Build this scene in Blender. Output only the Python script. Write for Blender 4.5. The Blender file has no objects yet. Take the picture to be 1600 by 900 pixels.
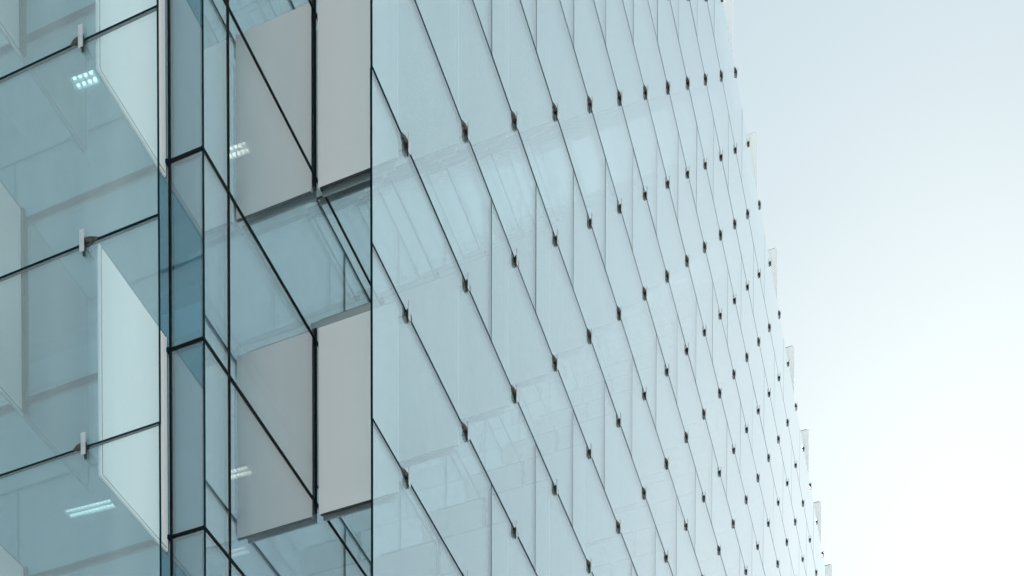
import bpy, bmesh, math, random
from mathutils import Vector, Matrix
random.seed(7)

# ------------------------------------------------------------------ camera
EYE = 1.6                                     # camera height above the paving
CAM = Vector((6.91712, -11.63633, EYE))
YAW, PITCH, ROLL = 0.35287, -0.02454, 0.00118
FPX, SHIFT = 2037.355, 1932.713               # focal length and lens rise in 1600-px units
sc = bpy.context.scene
col = sc.collection
fwd = Vector((-math.sin(YAW), math.cos(YAW), 0)); rgt = Vector((math.cos(YAW), math.sin(YAW), 0)); upv = Vector((0, 0, 1))
f2 = fwd*math.cos(PITCH) + upv*math.sin(PITCH); u2 = upv*math.cos(PITCH) - fwd*math.sin(PITCH)
r3 = rgt*math.cos(ROLL) + u2*math.sin(ROLL);    u3 = u2*math.cos(ROLL) - rgt*math.sin(ROLL)
cd = bpy.data.cameras.new("camera"); cam = bpy.data.objects.new("camera", cd); col.objects.link(cam)
m = Matrix((r3, u3, -f2)).transposed().to_4x4(); m.translation = CAM
cam.matrix_world = m
cd.sensor_fit = 'HORIZONTAL'; cd.sensor_width = 36.0
cd.lens = FPX/1600*36; cd.shift_y = SHIFT/1600
cd.clip_start = 0.1; cd.clip_end = 6000
sc.camera = cam

# ------------------------------------------------------------------ sky, sun, exposure
SUN_AZ, SUN_EL = math.radians(-1.64), math.radians(35.7)     # azimuth from +Y towards +X
w = bpy.data.worlds.new("World"); sc.world = w; w.use_nodes = True
wn = w.node_tree.nodes; wl = w.node_tree.links
sky = wn.new('ShaderNodeTexSky'); sky.sky_type = 'NISHITA'; sky.sun_disc = False
sky.sun_elevation = SUN_EL; sky.sun_rotation = SUN_AZ
sky.altitude = 0; sky.air_density = 1.0; sky.dust_density = 0.5; sky.ozone_density = 1.0
# thin, even high cloud: the clear sky shows through an unbroken pale veil
veil = wn.new('ShaderNodeVectorMath'); veil.operation = 'MULTIPLY_ADD'
veil.inputs[1].default_value = (0.172, 0.172, 0.170); veil.inputs[2].default_value = (1.16, 1.47, 1.42)
wt = wn.new('ShaderNodeTexCoord'); wz = wn.new('ShaderNodeTexNoise'); wz.inputs['Scale'].default_value = 2.2; wz.inputs['Detail'].default_value = 4
wm = wn.new('ShaderNodeMapping'); wm.inputs['Scale'].default_value = (1, 1, 2.5)
wl.new(wt.outputs['Generated'], wm.inputs[0]); wl.new(wm.outputs[0], wz.inputs['Vector'])
wr = wn.new('ShaderNodeMapRange'); wr.inputs[1].default_value = 0.3; wr.inputs[2].default_value = 0.7; wr.inputs[3].default_value = 0.94; wr.inputs[4].default_value = 1.06
wl.new(wz.outputs[0], wr.inputs[0])
wv = wn.new('ShaderNodeVectorMath'); wv.operation = 'SCALE'; wv.inputs[0].default_value = (1.05, 1.34, 1.31)
wl.new(wr.outputs[0], wv.inputs['Scale']); wl.new(wv.outputs[0], veil.inputs[2])
wl.new(sky.outputs[0], veil.inputs[0])
wl.new(veil.outputs[0], wn['Background'].inputs[0]); wn['Background'].inputs[1].default_value = 0.10
sd = bpy.data.lights.new("sun", 'SUN'); sun = bpy.data.objects.new("sun", sd); col.objects.link(sun)
sd.energy = 5.0; sd.angle = math.radians(0.55); sd.color = (1.0, 0.965, 0.92)
sdir = Vector((math.sin(SUN_AZ)*math.cos(SUN_EL), math.cos(SUN_AZ)*math.cos(SUN_EL), math.sin(SUN_EL)))
sun.rotation_euler = sdir.to_track_quat('Z', 'Y').to_euler(); sun.location = (0, 30, 60)
sc.view_settings.view_transform = 'Standard'; sc.view_settings.look = 'None'
sc.view_settings.gamma = 1.0; sc.view_settings.use_curve_mapping = False
sc.view_settings.exposure = 1.78
cy = sc.cycles
cy.use_denoising = True
cy.max_bounces = 14; cy.glossy_bounces = 6; cy.transparent_max_bounces = 48; cy.diffuse_bounces = 4
cy.sample_clamp_indirect = 6.0; cy.caustics_reflective = False; cy.caustics_refractive = False

# ------------------------------------------------------------------ materials
def mat(name):
    a = bpy.data.materials.new(name); a.use_nodes = True
    a.node_tree.nodes.remove(a.node_tree.nodes['Principled BSDF'])
    return a, a.node_tree.nodes, a.node_tree.links
def noise_colour(n, l, c, amount, scale, stretch=(1, 1, 1)):
    tc = n.new('ShaderNodeTexCoord'); mp = n.new('ShaderNodeMapping'); mp.inputs['Scale'].default_value = stretch
    nz = n.new('ShaderNodeTexNoise'); nz.inputs['Scale'].default_value = scale; nz.inputs['Detail'].default_value = 5
    l.new(tc.outputs['Object'], mp.inputs[0]); l.new(mp.outputs[0], nz.inputs['Vector'])
    r = n.new('ShaderNodeMapRange'); r.inputs[1].default_value = 0.3; r.inputs[2].default_value = 0.7
    r.inputs[3].default_value = 1-amount; r.inputs[4].default_value = 1+amount
    l.new(nz.outputs[0], r.inputs[0])
    mx = n.new('ShaderNodeVectorMath'); mx.operation = 'SCALE'; mx.inputs[0].default_value = c
    l.new(r.outputs[0], mx.inputs['Scale'])
    return mx.outputs[0]
def solid(name, c, rough=0.5, metal=0.0, amount=0.05, scale=3.0, stretch=(1, 1, 1), spec=0.5):
    a, n, l = mat(name)
    p = n.new('ShaderNodeBsdfPrincipled'); p.inputs['Specular IOR Level'].default_value = spec; p.inputs['Roughness'].default_value = rough; p.inputs['Metallic'].default_value = metal
    l.new(noise_colour(n, l, c, amount, scale, stretch), p.inputs['Base Color'])
    l.new(p.outputs[0], n['Material Output'].inputs[0])
    return a
def glass(name, tint, base, gain, film, film_col, refl_col=(1, 1, 1), bump=0.0):
    """thin sheet glass: Fresnel reflection over tinted see-through, with a light milky film"""
    a, n, l = mat(name)
    g = n.new('ShaderNodeNewGeometry')
    ior = n.new('ShaderNodeMapRange'); ior.inputs[3].default_value = 1.5; ior.inputs[4].default_value = 1/1.5
    l.new(g.outputs['Backfacing'], ior.inputs[0])
    fr = n.new('ShaderNodeFresnel'); l.new(ior.outputs[0], fr.inputs['IOR'])
    ma = n.new('ShaderNodeMath'); ma.operation = 'MULTIPLY_ADD'; ma.use_clamp = True
    ma.inputs[1].default_value = gain; ma.inputs[2].default_value = base
    l.new(fr.outputs[0], ma.inputs[0])
    tr = n.new('ShaderNodeBsdfTransparent'); tr.inputs[0].default_value = (*tint, 1)
    df = n.new('ShaderNodeBsdfDiffuse'); df.inputs[0].default_value = (*film_col, 1)
    tl_ = n.new('ShaderNodeBsdfTranslucent'); tl_.inputs[0].default_value = (*film_col, 1)
    fm = n.new('ShaderNodeMixShader'); fm.inputs[0].default_value = 0.5
    l.new(df.outputs[0], fm.inputs[1]); l.new(tl_.outputs[0], fm.inputs[2])
    m1 = n.new('ShaderNodeMixShader')
    tc = n.new('ShaderNodeTexCoord'); nz = n.new('ShaderNodeTexNoise'); nz.inputs['Scale'].default_value = 0.8
    mp = n.new('ShaderNodeMapping'); mp.inputs['Scale'].default_value = (3, 3, 0.35)
    l.new(tc.outputs['Object'], mp.inputs[0]); l.new(mp.outputs[0], nz.inputs['Vector'])
    mr = n.new('ShaderNodeMapRange'); mr.inputs[1].default_value = 0.3; mr.inputs[2].default_value = 0.7
    mr.inputs[3].default_value = film*0.68; mr.inputs[4].default_value = film*1.32
    l.new(nz.outputs[0], mr.inputs[0]); l.new(mr.outputs[0], m1.inputs[0])
    l.new(tr.outputs[0], m1.inputs[1]); l.new(fm.outputs[0], m1.inputs[2])
    gl = n.new('ShaderNodeBsdfGlossy'); gl.inputs['Roughness'].default_value = 0.0; gl.inputs[0].default_value = (*refl_col, 1)
    if bump:
        bz = n.new('ShaderNodeTexNoise'); bz.inputs['Scale'].default_value = 0.7; bz.inputs['Detail'].default_value = 1
        l.new(tc.outputs['Object'], bz.inputs['Vector'])
        bp = n.new('ShaderNodeBump'); bp.inputs['Strength'].default_value = 1; bp.inputs['Distance'].default_value = bump
        l.new(bz.outputs[0], bp.inputs['Height']); l.new(bp.outputs[0], gl.inputs['Normal'])
    m2 = n.new('ShaderNodeMixShader'); l.new(ma.outputs[0], m2.inputs[0])
    l.new(m1.outputs[0], m2.inputs[1]); l.new(gl.outputs[0], m2.inputs[2])
    l.new(m2.outputs[0], n['Material Output'].inputs[0])
    return a
M = {}
M['glass'] = glass('outer_glass', (0.905, 0.98, 0.99), 0.02, 1.9, 0.15, (0.87, 0.99, 0.99), (0.97, 1.0, 1.0))
M['pane'] = glass('inner_glass', (0.60, 0.77, 0.83), 0.10, 3.7, 0.19, (0.68, 0.80, 0.84), (1.0, 1.0, 1.0), 0.0006)
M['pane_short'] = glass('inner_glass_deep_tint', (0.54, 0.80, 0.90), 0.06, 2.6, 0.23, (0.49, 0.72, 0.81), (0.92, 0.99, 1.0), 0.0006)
M['edge'] = solid('glass_edge', (0.002, 0.018, 0.026), 0.6, spec=0.02)
M['fin'] = solid('fin_white', (0.84, 0.845, 0.845), 0.45, amount=0.02, scale=1.2, stretch=(1, 1, 0.2))
M['tray'] = solid('back_tray', (0.30, 0.37, 0.39), 0.5)
M['dark'] = solid('mullion_black', (0.003, 0.005, 0.007), 0.6, spec=0.1)
M['transom_tint'] = solid('transom_glass_tint', (0.0, 0.022, 0.045), 0.6, spec=0.02)  # black transoms again, tint of the glass before them painted into the colour
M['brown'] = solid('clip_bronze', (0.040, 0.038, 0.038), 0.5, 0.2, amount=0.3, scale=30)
M['steel'] = solid('clip_steel', (0.50, 0.53, 0.54), 0.4, 0.4, amount=0.08, scale=20)
M['ceiling'] = solid('ceiling_board', (0.80, 0.82, 0.83), 0.8, amount=0.04, scale=0.6)
M['wall'] = solid('inner_wall', (0.6, 0.64, 0.66), 0.8)
M['floor'] = solid('carpet', (0.36, 0.38, 0.39), 0.9)
M['paving'] = solid('paving', (0.50, 0.50, 0.50), 0.8, amount=0.12, scale=0.3)
M['gravel'] = solid('roof_gravel', (0.20, 0.20, 0.19), 0.9, amount=0.2, scale=4)
M['road'] = solid('asphalt', (0.05, 0.05, 0.052), 0.85, amount=0.2, scale=1.5)
for nm, st in (('glow', 3.4), ('glow_low', 1.9), ('glow_faint', 0.8)):
    a, n, l = mat('lamp_'+nm); e = n.new('ShaderNodeEmission'); e.inputs[0].default_value = (1, 0.70, 0.54, 1); e.inputs[1].default_value = st
    l.new(e.outputs[0], n['Material Output'].inputs[0]); M[nm] = a

# ------------------------------------------------------------------ mesh helpers
def add_box(bm, lo, hi, mi=0, bevel=0.0):
    x0, y0, z0 = lo; x1, y1, z1 = hi
    v = [bm.verts.new(p) for p in ((x0,y0,z0),(x1,y0,z0),(x1,y1,z0),(x0,y1,z0),(x0,y0,z1),(x1,y0,z1),(x1,y1,z1),(x0,y1,z1))]
    fs = [bm.faces.new([v[i] for i in q]) for q in ((3,2,1,0),(4,5,6,7),(0,1,5,4),(1,2,6,5),(2,3,7,6),(3,0,4,7))]
    for f in fs: f.material_index = mi
    if bevel:
        es = list({ed for f in fs for ed in f.edges})
        r = bmesh.ops.bevel(bm, geom=es, offset=bevel, segments=1, affect='EDGES')
        for f in r['faces']: f.material_index = mi
    return fs
def add_rod(bm, p0, p1, r0, r1, mi=0, seg=14):
    p0 = Vector(p0); p1 = Vector(p1); d = (p1-p0).normalized()
    q = d.to_track_quat('Z', 'Y')
    ra = [bm.verts.new(p0 + q @ Vector((r0*math.cos(i*math.tau/seg), r0*math.sin(i*math.tau/seg), 0))) for i in range(seg)]
    rb = [bm.verts.new(p1 + q @ Vector((r1*math.cos(i*math.tau/seg), r1*math.sin(i*math.tau/seg), 0))) for i in range(seg)]
    for i in range(seg):
        f = bm.faces.new((ra[i], ra[(i+1) % seg], rb[(i+1) % seg], rb[i])); f.material_index = mi; f.smooth = True
    f = bm.faces.new(ra[::-1]); f.material_index = mi
    f = bm.faces.new(rb); f.material_index = mi
def mesh(name, bm, mats):
    me = bpy.data.meshes.new(name); bm.to_mesh(me); bm.free()
    for k in mats: me.materials.append(M[k])
    return me
def link(name, me, parent=None, loc=(0, 0, 0), kind=None):
    o = bpy.data.objects.new(name, me); col.objects.link(o); o.location = loc
    if parent: o.parent = parent
    if kind: o['kind'] = kind
    return o
def boxobj(name, lo, hi, mk, parent=None, kind=None):
    c = [(a_+b_)/2 for a_, b_ in zip(lo, hi)]
    bm = bmesh.new(); add_box(bm, [a_-k for a_, k in zip(lo, c)], [b_-k for b_, k in zip(hi, c)])
    return link(name, mesh(name, bm, [mk]), parent, c, kind)
def sheet(bm, lo, hi, axis, band=None, clear_top=False):
    """glass sheet: large faces in slot 0, polished edges and the dark sealed border band in slot 1"""
    if band is None:
        for f in add_box(bm, lo, hi):
            f.normal_update()
            f.material_index = 0 if abs(f.normal[axis]) > 0.5 else 1
        return
    o = 1 - axis                                   # the horizontal axis along the sheet
    bh, bv = band
    us = [lo[o], lo[o]+bv, hi[o]-bv, hi[o]]; zs = [lo[2], lo[2]+bh, hi[2]-bh, hi[2]]
    def vert(u, d, z):
        p = [0, 0, z]; p[o] = u; p[axis] = d
        return bm.verts.new(p)
    g = [[[vert(u, d, z) for z in zs] for u in us] for d in (lo[axis], hi[axis])]
    def face(vs, mi, want):
        f = bm.faces.new(vs); f.normal_update()
        if f.normal.dot(want) < 0: f.normal_flip()
        f.material_index = mi
    for si, s_ in ((0, -1), (1, 1)):
        nv = Vector((0, 0, 0)); nv[axis] = s_
        for i in range(3):
            for j in range(3):
                q = g[si]; face((q[i][j], q[i+1][j], q[i+1][j+1], q[i][j+1]), 0 if (i == 1 and (j == 1 or (clear_top and j == 2))) else 1, nv)
    for i in range(3):
        face((g[0][i][0], g[0][i+1][0], g[1][i+1][0], g[1][i][0]), 1, Vector((0, 0, -1)))
        face((g[0][i][3], g[0][i+1][3], g[1][i+1][3], g[1][i][3]), 0 if clear_top else 1, Vector((0, 0, 1)))
        for k, s_ in ((0, -1), (3, 1)):
            nv = Vector((0, 0, 0)); nv[o] = s_
            face((g[0][k][i], g[0][k][i+1], g[1][k][i+1], g[1][k][i]), 1, nv)
def project(p):
    d = Vector(p) - CAM; z = d.dot(f2)
    if z < 0.1: return (-9999, -9999)
    return 800 + FPX*d.dot(r3)/z, 450 + SHIFT - FPX*d.dot(u3)/z
def near_frame(p, mx=170, my=230):
    x, y = project(p)
    return -mx < x < 1600+mx and -my < y < 900+my

# ------------------------------------------------------------------ measures (metres; building axes: +Y along the long front, +X out of it)
W = 1.93114            # bay
H = 2.0                # panel row
C0 = 3.30486           # first clip of the long front
Z0 = 16.52233 + EYE    # its panel joint, level 0
T = 1.1781             # cavity depth
YL = 0.6834            # inner wall of the short front
YO = YL - T            # outer glass of the short front
XA = -1.78352          # first clip of the short front
ZI = 14.43208 + EYE    # transom, level -1
KMAX = 26; YEND = C0 + W*KMAX
LTOP = 11; LBOT = -8   # top and bottom panel joints
NL = 7; XEND = XA - W*NL
ground_z = 0.0
def lev(L): return Z0 + H*L
def tran(L): return ZI + H*(L+1)

# ------------------------------------------------------------------ ground
bm = bmesh.new(); add_box(bm, (-3000, -3000, -0.5), (3000, 3000, 0.0)); link('ground', mesh('ground', bm, ['paving']), kind='structure')
bm = bmesh.new(); add_box(bm, (16, -400, -0.3), (26, 400, 0.004)); link('road', mesh('road', bm, ['road']), kind='structure')

# ------------------------------------------------------------------ the building
B = bpy.data.objects.new('office_building', None); col.objects.link(B); B.empty_display_size = 2
B['label'] = 'glass office tower with staggered clear outer panels and pale upright fins'
B['category'] = 'building'
XB = -22.0
# floors and ceilings, one slab per storey (ceiling underside 12.7 + 4k above the eye)
ceil_z = [12.7 + 4*k + EYE for k in range(-3, 7)]
for z in ceil_z:
    bm = bmesh.new(); add_box(bm, (XB, YL+0.16, z), (-T-0.16, YEND, z+0.30)); 
    s = link('ceiling', mesh('ceiling', bm, ['ceiling']), B)
    bm = bmesh.new(); add_box(bm, (XB, YL+0.16, z+0.304), (-T-0.16, YEND, z+0.50))
    link('floor', mesh('floor', bm, ['floor']), B)
boxobj('core_wall', (XB, 9.5, 0.0), (-9.5, YEND-0.2, tran(LTOP)-0.3), 'wall', B)
boxobj('end_wall', (XB, YEND+0.01, 0.0), (-T-0.02, YEND+0.3, tran(LTOP)), 'fin', B)
boxobj('back_wall', (XB-0.3, YL+0.3, 0.0), (XB-0.01, YEND, tran(LTOP)), 'fin', B)
boxobj('roof', (XB, YL+0.2, tran(LTOP)-0.25), (-T-0.2, YEND, tran(LTOP)-0.02), 'gravel', B)

# inner curtain wall: panes
levels = list(range(-9, LTOP))
YM = [YL + 0.004] + [C0 - 0.187 + W*k for k in range(-1, KMAX)] + [YEND]       # mullion lines of the long front
XM = [-T - 0.004] + [-1.596 - W*k for k in range(0, NL+1)]                     # mullion lines of the short front
cache = {}
def sheet_mesh(key, size, axis, mats, band=None, clear_top=False):
    k = (key, clear_top, tuple(round(s, 4) for s in size))
    if k not in cache:
        bm = bmesh.new(); sheet(bm, [-s/2 for s in size], [s/2 for s in size], axis, band, clear_top)
        cache[k] = mesh(key, bm, mats)
    return cache[k]
rest = bmesh.new(); nrest = 0
def pane(lo, hi, axis):
    global nrest
    c = [(p+q)/2 for p, q in zip(lo, hi)]; size = [q-p for p, q in zip(lo, hi)]
    if near_frame(c, 150, 200) and (axis == 1 or c[1] < C0 + 9.2*W):
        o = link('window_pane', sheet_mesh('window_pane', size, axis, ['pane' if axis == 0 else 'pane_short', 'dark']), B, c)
        o.rotation_euler = [math.radians(random.uniform(-.08, .08)) if i != axis else 0 for i in range(3)]
    else:
        sheet(rest, lo, hi, axis); nrest += 1
for L in levels:
    zb, zt = max(tran(L), 0.05) + 0.004, tran(L+1) - 0.004
    ym = YM[:2] + [C0 - 0.187 + W*k for k in range(0, KMAX) if (k+L) % 2 == 0] + [YEND]
    for y0, y1 in zip(ym[:-1], ym[1:]):
        pane((-T-0.03, y0+0.003, zb), (-T, y1-0.003, zt), 0)
    xm = XM[:2] + [-1.596 - W*k for k in range(1, NL+1) if (k+L) % 2] + [XEND]
    for x1, x0 in zip(xm[:-1], xm[1:]):
        pane((x0+0.003, YL, zb), (x1-0.003, YL+0.03, zt), 1)
link('distant_glazing', mesh('distant_glazing', rest, ['pane', 'dark']), B, kind='stuff')
# mullions and transoms
ztop = tran(LTOP)
boxobj('mullion', (-T-0.06, YM[1]-0.008, 0.0), (-T+0.014, YM[1]+0.008, ztop), 'dark', B)
boxobj('mullion', (XM[1]-0.011, YL-0.014, 0.0), (XM[1]+0.011, YL+0.06, ztop), 'dark', B)
boxobj('corner_post', (-T-0.020, YL+0.001, 0.0), (-T+0.004, YL+0.024, ztop), 'edge', B)
for L in range(-8, LTOP+1):
    z = tran(L); h = 0.016
    boxobj('transom', (-T-0.05, YL-0.010, z-h), (-T+0.010, YEND, z+h), 'dark', B)
    boxobj('transom', (XM[1]+0.012, YL-0.010, z-h), (-T-0.052, YL+0.05, z+h), 'dark', B)
    boxobj('transom', (XEND, YL-0.022, z-h-0.006), (XM[1]-0.012, YL+0.05, z+h+0.006), 'transom_tint', B)

# outer skin: glass panels in running bond
TH, GAP = 0.026, 0.002
skin = bmesh.new()
def panel(lo, hi, axis):
    c = [(p+q)/2 for p, q in zip(lo, hi)]; size = [q-p for p, q in zip(lo, hi)]
    if near_frame(c) or any(near_frame((px, py, pz), 20, 60) for px in (lo[0], hi[0]) for py in (lo[1], hi[1]) for pz in (lo[2], hi[2])):
        o = link('glass_panel', sheet_mesh('glass_panel', size, axis, ['glass', 'edge'], (0.019, 0.010) if axis == 0 else (0.010, 0.006), hi[2] > lev(LTOP)-0.1), B, c)
        o.rotation_euler = [math.radians(random.uniform(-.06, .06)) if i != axis else 0 for i in range(3)]
    else:
        sheet(skin, lo, hi, axis)
YG0 = 2.36; XG0 = -0.906
for L in range(LBOT, LTOP):
    zb, zt = lev(L)+GAP, lev(L+1)-GAP
    off = 0.5 if L % 2 else 1.5
    js = [YG0] + [C0 + W*(off + 2*i) for i in range(-1, KMAX) if YG0 + 2.1 < C0 + W*(off+2*i) < YEND - 0.3] + [YEND]
    for y0, y1 in zip(js[:-1], js[1:]):
        panel((-TH/2, y0+GAP*0.6, zb), (TH/2, y1-GAP*0.6, zt), 0)
    off = 1.5 if L % 2 else 2.5
    js = [XG0] + [XA - W*(off+2*i) for i in range(0, 4) if XA - W*(off+2*i) > XEND+0.3] + [XEND]
    for x1, x0 in zip(js[:-1], js[1:]):
        panel((x0+GAP*0.6, YO-TH/2, zb+0.05), (x1-GAP*0.6, YO+TH/2, zt+0.05), 1)
link('lower_glass', mesh('lower_glass', skin, ['glass', 'edge']), B, kind='stuff')

# fins: pale upright panels across the cavity, staggered row by row
def fin_long():
    bm = bmesh.new(); add_box(bm, (-1.135, -0.014, -0.25), (-0.042, 0.014, H+0.04), 0, 0.003)
    bt = bmesh.new()
    add_box(bt, (-1.11, -0.013, -0.258), (-0.044, 0.020, -0.2505), 1); add_box(bt, (-1.13, 0.100, -0.250), (-0.13, 0.118, H+0.16))  # first box: shade of the fin's underside put in as a dark cap
    br = bmesh.new(); add_box(br, (-T+0.003, -0.044, -0.24), (-T+0.030, -0.018, H+0.03), 0, 0.004)
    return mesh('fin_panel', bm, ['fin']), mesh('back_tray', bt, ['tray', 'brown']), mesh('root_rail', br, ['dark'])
def fin_short():
    bm = bmesh.new(); add_box(bm, (-0.014, YO+0.025, -0.25), (0.014, YL-0.004, H+0.04), 0, 0.003)
    bt = bmesh.new(); add_box(bt, (-0.030, YO+0.05, -0.243), (-0.015, YL-0.02, -0.225))
    add_box(bt, (0.0142, YO+0.049, -0.223), (0.0157, YO+0.058, H+0.028), 1)
    add_box(bt, (0.0142, YO+0.060, -0.232), (0.0157, YL-0.030, -0.223), 1)
    add_box(bt, (0.0142, YO+0.060, H+0.028), (0.0157, YL-0.030, H+0.036), 1)
    br = bmesh.new(); add_box(br, (0.016, YL-0.04, -0.24), (0.060, YL-0.003, H+0.03), 0, 0.004)
    return mesh('fin_panel', bm, ['fin']), mesh('edge_trim', bt, ['tray', 'edge']), mesh('root_rail', br, ['dark'])
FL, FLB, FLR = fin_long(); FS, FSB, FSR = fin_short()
rest_fin = bmesh.new()
for L in range(LBOT, LTOP+1):
    for k in range(0, KMAX):
        if (k + L) % 2: continue
        loc = (0, C0 - 0.128 + W*k, lev(L))
        if near_frame((-0.5, loc[1], loc[2]+1), 150, 330):
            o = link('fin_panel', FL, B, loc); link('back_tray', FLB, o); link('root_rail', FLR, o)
        else:
            add_box(rest_fin, (-1.135, loc[1]-0.014, loc[2]-0.25), (-0.042, loc[1]+0.014, loc[2]+H+0.04))
    for k in range(0, NL):
        if (k + L) % 2 == 0: continue
        if L == LTOP: pass
        loc = (XA + 0.132 - W*k, 0, lev(L)+0.01)
        if near_frame((loc[0], 0, loc[2]+1), 250, 330):
            o = link('fin_panel', FS, B, loc); link('edge_trim', FSB, o)
            if k: link('root_rail', FSR, o)
        else:
            add_box(rest_fin, (loc[0]-0.014, YO+0.025, loc[2]-0.25), (loc[0]+0.014, YL-0.004, loc[2]+H+0.04))
link('lower_fins', mesh('lower_fins', rest_fin, ['fin']), B, kind='stuff')

# patch clips at every panel joint
def clip_mesh(side, facing):
    """built for the short front (outwards = -Y, along = X); facing 'long' turns it to face +X"""
    bm = bmesh.new()
    add_box(bm, (-0.014, -0.038, -0.130), (0.018, -0.017, 0.034), 0, 0.006)      # dark body, outside the glass
    add_rod(bm, (0.012*side, -0.028, 0.010), (side*0.090, -0.016, 0.014), 0.028, 0.026)
    add_rod(bm, (side*0.090, -0.016, 0.014), (side*0.165, 0.002, 0.012), 0.026, 0.015)
    add_rod(bm, (0, -0.02, -0.03), (0, 0.13, -0.03), 0.005, 0.005, seg=6)          # pin back to the fin tray
    bp = bmesh.new(); add_box(bp, (-0.034, -0.060, -0.106), (0.022, -0.048, 0.112), 0, 0.004)
    add_box(bp, (-0.012, -0.0635, -0.01), (0.004, -0.0595, -0.004)); 
    if facing == 'long':
        R = Matrix.Rotation(math.radians(90), 4, 'Z')
        bm.transform(R); bp.transform(R)
    return mesh('glass_clip', bm, ['brown']), mesh('cover_plate', bp, ['steel'])
CL = {s: clip_mesh(s, 'long') for s in (-1, 1)}
CS = {s: clip_mesh(s, 'short') for s in (-1, 1)}
for L in range(LBOT, LTOP+1):
    for k in range(0, KMAX):
        loc = (0, C0 + W*k, lev(L))
        if not near_frame(loc, 60, 180): continue
        a_, b_ = CL[-1 if (k+L) % 2 == 0 else 1]
        o = link('glass_clip', a_, B, loc); link('cover_plate', b_, o)
    for k in range(0, NL):
        loc = (XA - W*k, YO, lev(L)+0.05)
        if not near_frame(loc, 250, 180): continue
        a_, b_ = CS[-1 if (k+L) % 2 else 1]
        o = link('glass_clip', a_, B, loc); link('cover_plate', b_, o)

# ------------------------------------------------------------------ ceiling lights seen through the glazing
def ceiling_light(c, length, ncell, label, ang=0.0, glow='glow'):
    root = bpy.data.objects.new('ceiling_light', None); col.objects.link(root)
    root.location = (c[0], c[1], c[2]+EYE); root.rotation_euler.z = ang
    root['label'] = label; root['category'] = 'ceiling light'; root['group'] = 'lit ceiling lights inside the offices'
    hl = length/2; bm = bmesh.new()
    add_box(bm, (-hl-0.03, -0.085, -0.03), (hl+0.03, -0.07, -0.002)); add_box(bm, (-hl-0.03, 0.07, -0.03), (hl+0.03, 0.085, -0.002))
    add_box(bm, (-hl-0.03, -0.069, -0.03), (-hl-0.015, 0.069, -0.002)); add_box(bm, (hl+0.015, -0.069, -0.03), (hl+0.03, 0.069, -0.002))
    add_box(bm, (-hl-0.014, -0.006, -0.028), (hl+0.014, 0.006, -0.003))
    link('housing', mesh('housing', bm, ['ceiling']), root)
    bm = bmesh.new(); p = length/ncell
    for r in (-1, 1):
        for i in range(ncell):
            x = -hl + p*(i+0.5)
            add_box(bm, (x-p*0.24, r*0.040-0.015, -0.022), (x+p*0.24, r*0.040+0.015, -0.004))
    link('lamp_cells', mesh('lamp_cells', bm, [glow]), root)
ceiling_light((-3.30, 1.45, 16.7), 0.30, 4, 'short bright ceiling light behind the upper left glazing, near the top clip', 0.06)
ceiling_light((-4.12, 2.545, 12.7), 0.66, 12, 'long dotted ceiling light behind the lower left glazing', 0.06, 'glow_low')
ceiling_light((-2.055, 2.77, 16.7), 0.30, 5, 'bright ceiling light just right of the thin mullion, upper of the two there', 0.06)
ceiling_light((-2.00, 2.69, 12.7), 0.30, 6, 'dim ceiling light just right of the thin mullion, lower bay', 0.06, 'glow_low')
ceiling_light((-2.76, 3.87, 12.7), 0.30, 6, 'faintest ceiling light, below the lower right-hand one in the glazing', 0.06, 'glow_faint')
